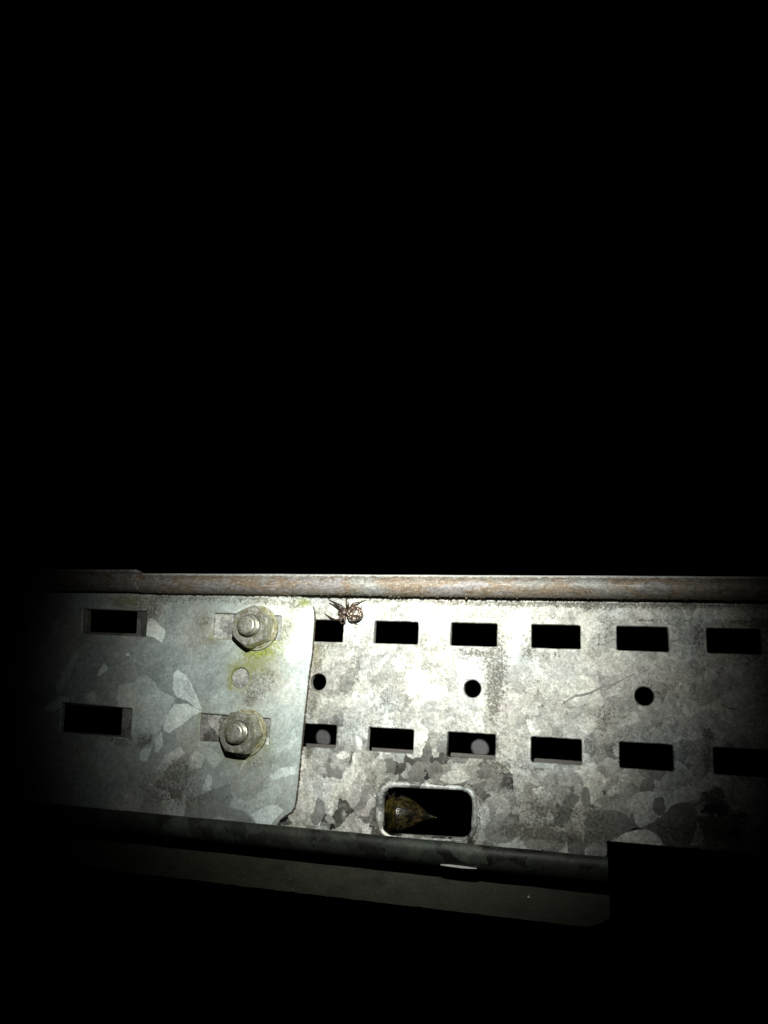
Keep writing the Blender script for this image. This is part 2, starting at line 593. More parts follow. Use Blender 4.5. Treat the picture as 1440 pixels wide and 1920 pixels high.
web_sp = [
    ([(563, 1475), (575, 1462), (585, 1470), (590, 1492), (600, 1500), (592, 1520), (575, 1530), (562, 1540)], .74),
    ([(592, 1495), (606, 1500), (612, 1520), (600, 1545), (588, 1548), (580, 1530), (590, 1518)], .34),
    ([(605, 1480), (620, 1455), (635, 1462), (650, 1460), (652, 1478), (632, 1490), (625, 1505), (612, 1500)], .74),
    ([(630, 1415), (645, 1408), (658, 1418), (640, 1425), (632, 1422)], .8),
    ([(785, 1350), (808, 1340), (815, 1335), (814, 1372), (795, 1362)], .40),
    ([(667, 1378), (675, 1384), (680, 1392), (676, 1408), (668, 1400)], .8),
    ([(600, 1330), (612, 1318), (630, 1322), (640, 1335), (618, 1346), (606, 1350), (592, 1340)], .40),
    ([(1150, 1578), (1165, 1563), (1190, 1556), (1215, 1555), (1235, 1568), (1244, 1590), (1150, 1590)], .95),
    ([(1210, 1553), (1225, 1543), (1250, 1522), (1262, 1508), (1300, 1503), (1310, 1530), (1300, 1570), (1290, 1592), (1250, 1592), (1232, 1562)], .20),
    ([(1095, 1430), (1120, 1428), (1119, 1470), (1115, 1505), (1106, 1512), (1100, 1490), (1092, 1470)], .70),
    ([(1090, 1480), (1098, 1473), (1106, 1485), (1107, 1508), (1098, 1520), (1090, 1505)], .26),
    ([(1180, 1490), (1230, 1480), (1238, 1510), (1240, 1530), (1205, 1553), (1195, 1552), (1185, 1520)], .72),
    ([(1224, 1500), (1240, 1492), (1250, 1505), (1248, 1525), (1236, 1532), (1224, 1522)], .25),
    ([(1252, 1490), (1290, 1470), (1308, 1485), (1305, 1500), (1262, 1508), (1250, 1520), (1244, 1500)], .58),
    ([(1095, 1525), (1125, 1518), (1170, 1520), (1192, 1552), (1160, 1566), (1145, 1578), (1100, 1580)], .26),
    ([(1370, 1480), (1400, 1460), (1425, 1470), (1440, 1500), (1410, 1530), (1385, 1520)], .58),
    ([(915, 1540), (935, 1522), (960, 1532), (975, 1555), (960, 1580), (920, 1582), (905, 1560)], .30),
    ([(975, 1565), (1010, 1548), (1040, 1552), (1050, 1580), (1020, 1592), (985, 1592)], .36),
    ([(1228, 1365), (1250, 1355), (1265, 1365), (1258, 1385), (1235, 1388)], .38),
    ([(985, 1352), (992, 1345), (1002, 1372), (1015, 1362), (1012, 1378), (996, 1380)], .85),
    ([(1100, 1590), (1120, 1575), (1139, 1580), (1139, 1610), (1100, 1610)], .4),
    ([(1290, 1345), (1330, 1330), (1350, 1345), (1340, 1370), (1310, 1378), (1295, 1365)], .42),
    ([(1080, 1350), (1100, 1345), (1120, 1352), (1112, 1372), (1094, 1378)], .66),
    ([(820, 1460), (850, 1440), (880, 1452), (872, 1468), (840, 1470)], .60),
    ([(1300, 1420), (1325, 1410), (1330, 1450), (1312, 1468), (1296, 1450)], .36),
]
for cl, cw in (([(1052, 1322), (1072, 1304), (1100, 1301), (1130, 1284), (1150, 1280)], 4.0), ([(1133, 1293), (1165, 1273), (1190, 1262)], 3.4), ([(1198, 1262), (1220, 1253)], 1.4),
               ([(1120, 1255), (1132, 1268), (1142, 1268)], 1.8), ([(1350, 1317), (1362, 1325), (1383, 1329)], 3.0), ([(990, 1268), (1010, 1290), (1018, 1310)], 1.2), ([(1322, 1366), (1336, 1374), (1334, 1386), (1324, 1382)], 3.6),
               ([(945, 1548), (951, 1552), (950, 1560)], 2.6), ([(1217, 1534), (1222, 1539)], 2.2), ([(1110, 1485), (1113, 1487)], 1.8), ([(1399, 1468), (1403, 1478)], 4)):
    web_sp.append((cl + [(x + .3, y + cw) for x, y in cl[::-1]], .24))
web_sp = [(wobble(chaikin(pxp(p), 1), .4), t) for p, t in web_sp]
web_dirt = pxb(
    (598, 1228, 14, 16, .9), (594, 1262, 12, 40, 1.1), (586, 1325, 13, 40, 1.1), (580, 1400, 10, 40, .7), (570, 1470, 10, 40, .6), (612, 1212, 24, 8, .9), (600, 1146, 20, 14, .8),
    (735, 1150, 40, 12, .55), (690, 1195, 12, 30, .5), (795, 1190, 16, 40, .4), (735, 1216, 40, 10, .35),
    (890, 1152, 55, 12, .6), (940, 1190, 14, 36, .6), (838, 1195, 10, 30, .45), (880, 1222, 40, 10, .5),
    (930, 1260, 16, 40, .65), (925, 1320, 12, 50, .45), (990, 1200, 14, 40, .7), (1040, 1158, 60, 10, .65), (1040, 1228, 60, 12, .55),
    (1120, 1200, 26, 40, .6), (1205, 1164, 60, 10, .75), (1145, 1180, 16, 30, .5), (1270, 1190, 24, 40, .55),
    (1380, 1168, 70, 12, .9), (1310, 1200, 16, 40, .8), (1440, 1200, 40, 60, .8), (1380, 1235, 60, 14, .6),
    (1200, 1240, 60, 20, .35), (1150, 1280, 80, 20, .3), (1290, 1290, 60, 40, .35),
    (1330, 1375, 12, 10, 1.3), (1325, 1420, 12, 44, .8), (1370, 1430, 60, 50, .55), (1420, 1330, 60, 60, .55),
    (700, 1470, 8, 30, .9), (705, 1530, 8, 30, .8), (890, 1520, 12, 40, .8), (800, 1462, 80, 8, .5), (930, 1450, 30, 60, .3),
    (1010, 1500, 60, 50, .35), (1050, 1570, 90, 14, .9), (960, 1560, 60, 20, .7), (1130, 1540, 50, 40, .7), (1200, 1500, 30, 60, .3),
    (1340, 1560, 90, 50, .9), (1250, 1560, 40, 30, .5), (1130, 1400, 16, 50, .4), (1000, 1440, 60, 10, .45), (900, 1430, 60, 8, .45),
    (740, 1425, 60, 8, .35), (600, 1412, 30, 8, .5), (640, 1500, 40, 50, .25), (950, 1390, 20, 40, .35), (850, 1300, 40, 30, .25),
    (760, 1200, 70, 50, .35), (890, 1235, 60, 30, .5), (925, 1290, 30, 80, .55), (1000, 1280, 60, 60, .35), (1060, 1340, 120, 40, .35), (1150, 1340, 50, 30, .4),
    (640, 1440, 70, 30, .3), (800, 1440, 120, 25, .45), (1000, 1470, 120, 50, .2), (1180, 1440, 60, 30, .3), (1230, 1300, 60, 40, .4), (680, 1530, 30, 30, .6), (1020, 1530, 80, 30, .6),
    (1250, 1136, 260, 9, .9), (700, 1124, 40, 7, .9), (850, 1127, 60, 8, .9), (980, 1130, 50, 8, 1.0), (1110, 1133, 50, 9, .9), (1015, 1130, 300, 7, .7), (720, 1122, 150, 5, .4))
web_moss = pxb((590, 1232, 7, 20, .7), (588, 1215, 8, 6, .6), (722, 1155, 12, 5, .6), (1000, 1580, 90, 6, .3), (890, 1560, 8, 20, .3),
               (594, 1330, 6, 30, .3), (733, 1480, 12, 6, .2))

# =================================================================== THINGS
# ---- the perforated rail on the right
rail = empty('side_rail', (100, 0, zb), 'perforated galvanised metal rail with two rows of rectangular slots and a brown rolled top edge', 'metal rail', 'rails joined by the splice plate')
outl = [(joint, zb), (xn, zb), (xn, znotch), (XR, znotch - (XR - xn) * 0.0), (XR, zt), (joint, zt)]


def dent(x, z):
    # the sheet is pressed in a little along the creases right of the middle
    y = 0.18 * math.exp(-((x - 130) ** 2) / 900) * math.exp(-((z + 14) ** 2) / 200)
    y += .10 * noise.noise(Vector((x * .04, z * .05, 2)))
    y += .05 * noise.noise(Vector((x * .16, z * .16, 7)))
    return y


plate('web_plate', outl, [h for h in holes if True], M_web, rail, 0.0, TH, web_sp, web_dirt, web_moss, 1.9, .3, dent)

# rolled top edge
RT = 4.9
pt = U(700, 1077, -RT); pb = U(700, 1116.5, -RT)
zc_t = (pt.z + pb.z) / 2
RT2 = (pt.z - pb.z) / 2 * .99


def roll(name, xa, xb, yc, zc, r, mat, parent, a0, a1, th=1.4, n=26, step=5.0, seed=0.0, endcut=None, bumpy=.10):
    """a sheet curled round an axis along X; a0..a1 in degrees, 0 = away from the viewer, 90 = up"""
    mb = MB()
    nx = int(abs(xb - xa) / step) + 1
    rings = []
    for i in range(nx + 1):
        x = xa + (xb - xa) * i / nx
        ring = []
        for j in range(n + 1):
            a = math.radians(a0 + (a1 - a0) * j / n)
            rr = r + bumpy * noise.noise(Vector((x * .08, a * 1.2, seed)))
            if endcut and i == 0: rr *= endcut
            ring.append((x, yc + rr * math.cos(a), zc + rr * math.sin(a)))
        for j in range(n, -1, -1):
            a = math.radians(a0 + (a1 - a0) * j / n)
            ring.append((x, yc + (r - th) * math.cos(a), zc + (r - th) * math.sin(a)))
        rings.append(ring)
    mb.rings(rings, True, True, True)
    o = make(name, mb.v, mb.f, mat, parent, smooth=True, sharp=50)
    bm = bmesh.new(); bm.from_mesh(o.data); bmesh.ops.recalc_face_normals(bm, faces=bm.faces); bm.to_mesh(o.data); bm.free()
    return o


xt0 = U(268, 1095, -RT).x
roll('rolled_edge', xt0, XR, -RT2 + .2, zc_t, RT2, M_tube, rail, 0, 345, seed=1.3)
# rolled bottom lip: the sheet turns forward under the web and curls up in front of it
pl0 = U(720, 1567.5, -5.5); pl1 = U(720, 1606, -5.0)
zl0 = pl0.z; zl1 = pl1.z
lip = MB()
prof = [(-3.4, zl0 - .1), (-4.6, zl0), (-5.4, zl0 - .9), (-6.0, zl0 - 2.4), (-5.9, zl0 - 4.2), (-5.0, zl0 - 6.2), (-3.4, zl0 - 8.0), (-1.2, zl0 - 9.2), (1.5, zl0 - 9.8)]
inn = [(1.5, zl0 - 8.4), (-.8, zl0 - 7.8), (-2.5, zl0 - 6.8), (-3.8, zl0 - 5.2), (-4.5, zl0 - 3.6), (-4.3, zl0 - 1.8), (-3.6, zl0 - 1.2)]
rings = []
for i in range(0, 61):
    x = joint + (xn - joint) * i / 60
    wv = .12 * noise.noise(Vector((x * .07, 0, 4)))
    rings.append([(x, y + wv, z + wv) for (y, z) in prof + inn])
lip.rings(rings, True, True, True)
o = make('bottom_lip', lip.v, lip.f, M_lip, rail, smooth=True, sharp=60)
bm = bmesh.new(); bm.from_mesh(o.data); bmesh.ops.recalc_face_normals(bm, faces=bm.faces); bm.to_mesh(o.data); bm.free()

# raised bead pressed up round the big opening
bead = MB()
path = offs(big_hole, 1.1)
npth = len(path)
cxh = sum(p[0] for p in path) / npth; czh = sum(p[1] for p in path) / npth
rings = []
for i in range(npth):
    p = Vector(path[i]); a = Vector(path[i - 1]); b = Vector(path[(i + 1) % npth])
    tg = (b - a).normalized(); nn = Vector((tg.y, -tg.x))
    up = (p.y - czh) / 10.0; lf = (cxh - p.x) / 18.0
    side = min(1.0, max(0, lf * 1.1 - .2) + .45 * max(0, -lf * 1.1 - .2))
    wd = .5 + 1.35 * side
    hgt = .45 + 1.5 * side
    if up < -.75: wd *= .45; hgt *= .4
    wob = 1 + .4 * noise.noise(Vector((p.x * .5, p.y * .5, 0)))
    ring = []
    for j in range(9):
        a_ = math.pi * j / 8
        ring.append((p.x + nn.x * math.cos(a_) * wd * wob, .15 - math.sin(a_) * hgt * wob - 0.0, p.y + nn.y * math.cos(a_) * wd * wob))
    rings.append(ring)
rings.append(rings[0])
bead.rings(rings, False)
M_bead = galv('galvanised_bead', .60, 1.0, cell=.12, seed=15., dirtall=.18)
make('pressed_bead', bead.v, bead.f, M_bead, rail, smooth=True)

# ---- the left rail, its end behind the splice plate
rail2 = empty('side_rail', (-110, 0, zb), 'dim left rail whose fatter rolled top edge ends in a step above the splice plate', 'metal rail', 'rails joined by the splice plate')
d1 = pxp([(164, 1143), (257, 1147), (255, 1188), (162, 1184)])
d2 = pxp([(114, 1321), (229, 1328), (226, 1379), (108, 1370)])
XL = -190.0
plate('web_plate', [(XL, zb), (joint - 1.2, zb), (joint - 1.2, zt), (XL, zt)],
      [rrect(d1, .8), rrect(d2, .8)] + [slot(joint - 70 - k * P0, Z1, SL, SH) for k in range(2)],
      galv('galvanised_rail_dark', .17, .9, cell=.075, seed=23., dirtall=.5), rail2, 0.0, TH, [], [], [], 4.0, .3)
pt2 = U(200, 1068, -RT); pb2 = U(200, 1109, -RT)
xt1 = U(252, 1090, -RT).x
zc2 = (pt2.z + pb2.z) / 2; r2 = (pt2.z - pb2.z) / 2 * .98
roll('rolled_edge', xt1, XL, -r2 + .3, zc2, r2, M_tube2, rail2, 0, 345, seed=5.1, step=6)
# the crimped neck where the left roll ends over the right one
mb = MB(); rings = []
for i, (x, r, zz) in enumerate([(xt1 - .5, r2 * 1.0, zc2), (xt1 + .8, r2 * 1.03, zc2 + .05), (xt1 + 1.8, r2 * .98, zc2), (xt1 + 3.2, RT2 * 1.05, (zc2 + zc_t) / 2), (xt1 + 4.4, RT2 * 1.01, zc_t), (xt1 + 4.6, RT2 * .7, zc_t)]):
    rings.append([(x + .5 * math.sin(3 * a) + .25 * math.sin(7 * a), -r2 + .3 + r * math.cos(a), zz + r * math.sin(a)) for a in [2 * math.pi * k / 28 for k in range(28)]])
mb.rings(rings, True)
make('crimped_neck', mb.v, mb.f, M_tube2, rail2, smooth=True)
lip2 = MB(); rings = []
for i in range(0, 31):
    x = XL + (joint - 1.2 - XL) * i / 30
    rings.append([(x, y, z) for (y, z) in prof + inn])
lip2.rings(rings, True, True, True)
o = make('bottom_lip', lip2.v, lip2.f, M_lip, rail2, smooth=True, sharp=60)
bm = bmesh.new(); bm.from_mesh(o.data); bmesh.ops.recalc_face_normals(bm, faces=bm.faces); bm.to_mesh(o.data); bm.free()

# ---- splice plate
YS = -1.45
edge = [(553, 1108), (566, 1120), (577, 1127), (585, 1136), (588, 1147), (588, 1165), (584, 1225), (578.5, 1260), (575, 1292), (571, 1330), (568, 1355), (564, 1400),
        (560, 1440), (556, 1480), (553, 1502), (551, 1514), (545, 1523), (534, 1530), (524, 1538), (516, 1552), (516, 1560)]
ep = pxp(edge, YS)
ztop = ep[0][1] + 0.5
ol = [(-176.0, zb + 6)] + [(-176.0, ztop)] + [(x, z) for x, z in ep]
ol[-1] = (ol[-1][0], zb + 6)
s1 = rrect(pxp([(155, 1141), (276, 1146), (273, 1194), (153, 1188)], YS), .8)
s2 = rrect(pxp([(401, 1149), (528, 1154), (526, 1201), (397, 1197)], YS), .8)
s3 = rrect(pxp([(376, 1337), (507, 1347), (504, 1397), (373, 1389)], YS), .8)
s4 = rrect(pxp([(116, 1317), (248, 1328), (244, 1384), (112, 1372)], YS), .8)
hc = uz(449.5, 1270.5, YS)
splice = empty('splice_plate', (-40, YS, zb + 6), 'smooth blue-grey splice plate bolted across the rail joint with two hex nuts', 'splice plate')
pl_sp = [
    ([(325, 1262), (332, 1254), (352, 1270), (362, 1290), (373, 1314), (380, 1330), (366, 1326), (350, 1312), (332, 1308), (324, 1290)], .74),
    ([(326, 1320), (352, 1320), (379, 1333), (352, 1350), (318, 1375), (305, 1368), (312, 1345)], .78),
    ([(332, 1308), (350, 1312), (366, 1326), (379, 1332), (352, 1320), (327, 1318)], .40),
    ([(340, 1275), (352, 1275), (368, 1312), (360, 1310), (346, 1295)], .62),
    ([(272, 1165), (285, 1157), (298, 1170), (310, 1183), (304, 1206), (290, 1196), (272, 1190)], .95),
    ([(182, 1262), (195, 1242), (203, 1252), (196, 1262), (181, 1268)], .80),
    ([(105, 1290), (116, 1262), (130, 1240), (142, 1222), (147, 1230), (134, 1262), (112, 1300)], .62),
    ([(10, 1265), (30, 1250), (44, 1275), (36, 1290), (12, 1292)], .62),
    ([(236, 1226), (241, 1225), (244, 1230), (238, 1229)], .95),
    ([(278, 1465), (296, 1478), (318, 1486), (330, 1490), (348, 1478), (352, 1505), (342, 1530), (318, 1530), (305, 1502)], .66),
    ([(262, 1412), (283, 1386), (286, 1400), (275, 1428), (262, 1425)], .74),
    ([(292, 1386), (303, 1370), (306, 1392), (296, 1412), (290, 1410)], .72),
    ([(295, 1440), (310, 1415), (340, 1400), (346, 1412), (325, 1430), (305, 1452)], .68),
    ([(350, 1432), (365, 1407), (386, 1418), (376, 1440), (355, 1446)], .66),
    ([(378, 1480), (390, 1450), (399, 1458), (395, 1482), (384, 1484)], .66),
    ([(470, 1527), (500, 1511), (520, 1508), (532, 1520), (505, 1548), (485, 1548)], .72),
    ([(400, 1480), (430, 1470), (435, 1492), (425, 1530), (395, 1535), (345, 1532), (350, 1500)], .36),
    ([(452, 1413), (468, 1415), (463, 1424), (451, 1445), (455, 1428)], .80),
    ([(430, 1512), (462, 1525), (482, 1548), (440, 1545), (415, 1530)], .36),
    ([(505, 1455), (528, 1440), (556, 1436), (554, 1450), (530, 1458), (512, 1462)], .68),
    ([(318, 1480), (334, 1478), (342, 1484), (340, 1496), (320, 1498)], .32),
    ([(80, 1330), (112, 1305), (132, 1308), (126, 1320), (100, 1335)], .72),
    ([(160, 1300), (178, 1298), (180, 1316), (168, 1318)], .6),
    ([(185, 1385), (200, 1375), (215, 1386), (216, 1405), (190, 1402)], .56),
    ([(380, 1345), (390, 1398), (420, 1420), (400, 1440), (370, 1400)], .56),
    ([(440, 1150), (470, 1125), (520, 1124), (560, 1128), (570, 1150), (540, 1170)], .60),
]
pl_sp = [(wobble(pxp(p, YS), .5, 1.4), .5 + (t - .5) * 1.25) for p, t in pl_sp]
pl_dirt = pxb(
    (385, 1165, 22, 26, .9), (400, 1205, 34, 10, .7), (530, 1190, 24, 34, .75), (470, 1140, 50, 8, .5), (545, 1160, 16, 30, .5),
    (480, 1250, 40, 34, .95), (500, 1280, 30, 24, .8), (470, 1300, 24, 22, .8), (455, 1320, 50, 14, .7), (505, 1355, 24, 20, .5),
    (250, 1130, 50, 16, 1.5), (280, 1155, 20, 30, .9), (320, 1160, 36, 24, .5), (350, 1122, 100, 9, 1.0), (480, 1124, 90, 9, .8), (560, 1135, 14, 14, .8),
    (520, 1130, 60, 8, .4), (430, 1340, 60, 8, .4), (450, 1420, 50, 16, .6), (480, 1440, 80, 40, .55), (440, 1500, 130, 40, .6), (330, 1460, 60, 60, .5), (230, 1440, 70, 60, .5),
    (220, 1385, 40, 14, .9), (275, 1388, 14, 16, 1.1), (340, 1440, 30, 20, .6), (370, 1390, 30, 30, .35), (180, 1200, 60, 14, .5), (80, 1150, 90, 60, .5),
    (260, 1340, 10, 40, .4), (300, 1500, 60, 40, .5), (170, 1270, 40, 30, .35), Y=YS)
pl_moss = pxb((500, 1235, 50, 55, .5), (440, 1268, 26, 26, .5), (480, 1178, 62, 58, .4), (458, 1375, 66, 56, .35), (390, 1180, 20, 30, .4), (545, 1160, 20, 40, .35), (460, 1400, 60, 40, .4), (375, 1350, 14, 40, .4), (486, 1222, 30, 13, 1.1), (512, 1205, 14, 14, .8), (480, 1245, 26, 16, .5), (400, 1198, 20, 5, .5), (434, 1270, 6, 22, 1.2), (449, 1250, 20, 5, 1.0), (449, 1292, 18, 5, .8), (466, 1270, 5, 20, .6),
              (570, 1128, 12, 8, .9), (235, 1126, 40, 12, .8), (450, 1416, 24, 9, .6), (374, 1355, 5, 22, .5), (440, 1240, 16, 10, .25), (455, 1425, 10, 14, .4), (500, 1400, 12, 8, .3), Y=YS)


def bow(x, z):
    return -.10 * noise.noise(Vector((x * .03, z * .04, 9)))


plate('plate_body', ol, [s1, s2, s3, s4, circ(hc[0], hc[1], 4.45)], M_plate, splice, YS, 1.3, pl_sp, pl_dirt, pl_moss, 1.9, .3, bow)


def hexnut(px, py, rot, label, seed, stain):
    Y0 = YS - .1
    c = U(px, py, Y0 - 1.5)
    cx, cz = c.x, c.z
    # washer (the bolt's own part), with a dished double rim
    b = MB(); rr = []
    for (r, y) in [(6, Y0), (9.7, Y0), (9.95, Y0 - .35), (9.9, Y0 - .95), (9.5, Y0 - 1.3), (9.2, Y0 - 1.25), (9.0, Y0 - 1.45), (8.7, Y0 - 2.1), (5.0, Y0 - 2.15)]:
        rr.append([(cx + r * math.cos(a), y + .05 * math.sin(2 * a + seed), cz + r * math.sin(a)) for a in [2 * math.pi * k / 48 for k in range(48)]])
    b.rings(rr, True)
    # stud
    sb = MB(); rr = []
    y = Y0 - 1.0; zl = []
    pr = [(4.2, y), (4.2, Y0 - 8.6)]
    yy = Y0 - 8.6
    while yy > Y0 - 11.2:
        pr += [(4.55, yy - .2), (4.55, yy - .45), (4.15, yy - .7), (4.15, yy - .9)]; yy -= 1.1
    pr += [(4.3, yy - .1), (4.0, yy - .7), (3.3, yy - 1.0), (2.6, yy - .95), (1.3, yy - 1.05), (0.01, yy - 1.05)]
    for r, y in pr:
        rr.append([(cx + r * (1 + .02 * noise.noise(Vector((math.cos(a) * 2, math.sin(a) * 2, y + seed)))) * math.cos(a), y, cz + r * math.sin(a)) for a in [2 * math.pi * k / 36 for k in range(36)]])
    sb.rings(rr, True)
    stud = make('bolt', sb.v, sb.f, M_nut, splice, origin=(cx, Y0, cz), smooth=True, sharp=45)
    stud['label'] = label
    make('washer', b.v, b.f, M_washer, stud, smooth=True, sharp=50)
    # nut: hexagon with the corners turned down to a cone
    n = 72; R = 9.25; ap = R * math.cos(math.pi / 6)
    nb = MB(); rr = []
    yb_, yf = Y0 - 2.1, Y0 - 9.0

    def hexr(a):
        t = (a - rot) % (math.pi / 3) - math.pi / 6
        return ap / math.cos(t)
    angs = [rot + 2 * math.pi * k / n for k in range(n)]

    def ring(y, lim, scale=1.0):
        out = []
        for a in angs:
            h = hexr(a) * scale
            out.append((cx + min(h, lim) * math.cos(a), y, cz + min(h, lim) * math.sin(a)))
        return out
    rr.append(ring(yb_, 8.6)); rr.append(ring(yb_ - .35, 9.3))
    for k in range(1, 6): rr.append(ring(yb_ - .35 + (yf + .9 - yb_ + .35) * k / 6, 9.3))
    # chamfer: radius limit falls from corner radius to the flats
    for k in range(7):
        lim = 9.25 - 1.25 * (k / 6)
        y = yf + .85 * (1 - k / 6)
        rr.append(ring(y, lim))
    rr.append(ring(yf - .02, 7.5))
    rr.append([(cx + 5.3 * math.cos(a), yf - .02, cz + 5.3 * math.sin(a)) for a in angs])
    rr.append([(cx + 4.75 * math.cos(a), yf + .7, cz + 4.75 * math.sin(a)) for a in angs])
    rr.append([(cx + 4.4 * math.cos(a), yf + .9, cz + 4.4 * math.sin(a)) for a in angs])
    nb.rings(rr, True)
    make('hex_nut', nb.v, nb.f, M_nut, stud, smooth=True, sharp=28)
    return stud


hexnut(480.5, 1177.5, math.radians(90 - 6), 'upper bolt with moss growing under its washer', 1.0, 0)
hexnut(458.5, 1374, math.radians(60 - 4), 'lower bolt with a grimy dark end', 4.0, 1)

# moss tuft under the upper washer, and crumbs of grime hanging under the rolled edge
rng = random.Random(3)


def tufts(name, spots, mat, label, cat):
    mb = MB()
    for (x, y, z, s) in spots:
        d = Vector((rng.uniform(-1, 1), rng.uniform(-1.2, -.2), rng.uniform(-1, .6))).normalized()
        sd = d.cross(Vector((rng.uniform(-1, 1), rng.uniform(-1, 1), rng.uniform(-1, 1)))).normalized() * s * .35
        u2 = d.cross(sd).normalized() * s * .3
        p = Vector((x, y, z))
        mb.add([p - sd, p + sd, p + u2, p + d * s], [(0, 1, 3), (1, 2, 3), (2, 0, 3), (0, 2, 1)])
    o = make(name, mb.v, mb.f, mat)
    tag(o, label, cat, 'stuff')
    return o


t = NT('yellow_green_moss')
mcol = t.ramp(t.noise(t.P, .9, 3, .6), [(.3, (.10, .14, .006)), (.5, (.30, .36, .015)), (.7, (.52, .52, .08))])
M_moss = t.out(mcol, .8)
spots = []
for i in range(900):
    a = rng.gauss(-1.25, .42); r = 10.6 + abs(rng.gauss(0, 1.9))
    c = U(480.5, 1177.5, YS)
    spots.append((c.x + r * math.cos(a), YS + .05, c.z + r * math.sin(a), rng.uniform(.25, .6)))
for i in range(160):
    c = U(rng.gauss(572, 6), rng.gauss(1130, 4), YS)
    if c.x < U(584, 1136, YS).x: spots.append((c.x, YS - .1, c.z, rng.uniform(.25, .55)))
for i in range(120):
    a = rng.uniform(1.7, 3.9); spots.append((hc[0] + 4.3 * math.cos(a), -.1 - rng.random() * 1.2, hc[1] + 4.3 * math.sin(a), rng.uniform(.2, .45)))
tufts('moss', spots, M_moss, 'yellow-green moss tufts below the upper nut on the splice plate', 'moss')

M_crust = plain('dark_crust', (.10, .08, .05), .9, 0, .5, .8)
spots = []
for i in range(1500):
    px = 290 + 1150 * rng.random() ** 1.4
    x = U(px, 1118, -4).x
    a = math.radians(rng.uniform(244, 292))
    s = rng.uniform(.35, 1.05) * (1.0 if noise.noise(Vector((x * .25, 0, 0))) > -.1 else .5)
    if 540 < px < 960: s *= 1.0 + .7 * max(0, noise.noise(Vector((x * .13, 5, 0))) + .35)
    spots.append((x, -RT2 + .2 + RT2 * math.cos(a), zc_t + RT2 * math.sin(a), s))
tufts('crust', spots, M_crust, 'dark crumbs of grime hanging along the underside of the rolled top edge', 'grime')

def along(poly, n, Y, sc, closed=True, jit=.12, keep=None):
    out = []
    m = len(poly); seg = m if closed else m - 1
    L = [(Vector(poly[(i + 1) % m]) - Vector(poly[i])).length for i in range(seg)]
    tot = sum(L)
    for _ in range(n):
        d = rng.random() * tot; i = 0
        while i < seg - 1 and d > L[i]: d -= L[i]; i += 1
        p = Vector(poly[i]).lerp(Vector(poly[(i + 1) % m]), d / max(L[i], 1e-6))
        if keep and not keep(p): continue
        out.append((p.x + rng.gauss(0, jit), Y, p.y + rng.gauss(0, jit), rng.uniform(*sc)))
    return out


eln = [(x + .12, z) for x, z in pxp(edge[3:-3], YS)]
spots = [q for q in along(offs(big_hole, 3.0), 420, -.1, (.3, .8), True, .35) if abs(q[0] - cxh) > 15]
tufts('crust', spots, plain('rusty_crust', (.11, .075, .05), .9, 0, .5, .8), 'rusty crumbs of grime beside the raised rim of the oblong opening', 'grime')
spots = along(eln, 1500, -.15, (.4, .9), False, .18)
for s_ in (s2, s3): spots += along(offs(s_, -.25), 260, -.05, (.2, .45), True, .12)
for s_ in (s1, s4): spots += along(offs(s_, -.2), 200, -.05, (.25, .6), True, .2)
spots += along(circ(hc[0], hc[1], 4.2), 110, -.05, (.2, .4), True, .12)
tufts('crust', spots, plain('brown_crust', (.075, .05, .03), .9, 0, .5, .8), 'dark brown grime packed along the edges of the splice plate and its slots', 'grime')

# ---- things seen through the openings
far = MB()
fx0, fx1, fz0, fz1 = -40, U(960, 1400, 104).x, -57.0, -22.0
t2 = 1.6
sec = [(104, fz0), (104, fz1), (104 + t2, fz1), (104 + t2, fz0 + t2), (116, fz0 + t2), (116, fz0)]
far.rings([[(x, y, z) for y, z in sec] for x in (fx0, fx1)], True, True, True)
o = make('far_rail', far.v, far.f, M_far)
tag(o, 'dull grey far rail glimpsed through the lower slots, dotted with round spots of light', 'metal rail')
zn = U(735, 1403.5, 30).z
near = MB()
sec = [(30, zn - 14), (30, zn), (34, zn), (34, zn - 14)]
near.rings([[(x, y, z) for y, z in sec] for x in (-60, U(1100, 1420, 30).x)], True, True, True)
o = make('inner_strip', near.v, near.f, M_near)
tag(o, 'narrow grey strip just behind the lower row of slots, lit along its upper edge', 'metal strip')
bm = bmesh.new(); bm.from_mesh(o.data); bmesh.ops.recalc_face_normals(bm, faces=bm.faces); bm.to_mesh(o.data); bm.free()

# glossy olive cone inside the oblong opening
tn = NT('olive_gloss')
cc = tn.ramp(tn.noise(tn.vm('MULTIPLY', tn.P, (.5, 1, 1)), .22, 4, .6), [(.44, (.003, .003, .002)), (.52, (.014, .011, .004)), (.62, (.055, .042, .010))])
tn.bump(tn.noise(tn.P, .35, 3), .6, .0009)
M_cone = tn.out(cc, .14, 0, .5)
tip = U(820, 1533.5, 14); bs = U(737, 1520, 14)
prof_c = [(0, .1), (1.6, .45), (4, 1.3), (7, 3.0), (10, 5.1), (13, 6.6), (15, 7.4), (16.0, 7.7), (16.4, 6.9), (17.4, 6.9), (17.9, 8.3), (19.0, 8.8), (19.6, 7.9), (20.6, 7.8), (21.2, 8.7), (22.4, 8.8), (23, 8.2), (26, 8.3), (33, 8.4), (33.2, 7.6)]
cone = empty('pointed_cone', (tip.x - 33, 14, tip.z), 'dark glossy olive cone with an ochre point inside the oblong opening of the rail', 'cone')
to = NT('ochre_horn')
co = to.ramp(to.noise(to.vm('MULTIPLY', to.P, (.35, 1, 1)), .5, 5, .65), [(.42, (.003, .003, .002)), (.52, (.016, .012, .005)), (.66, (.07, .05, .016))])
to.bump(to.noise(to.vm('MULTIPLY', to.P, (.3, 1, 1)), .9, 3), .5, .0005)
M_point = to.out(co, .25, 0, .5)


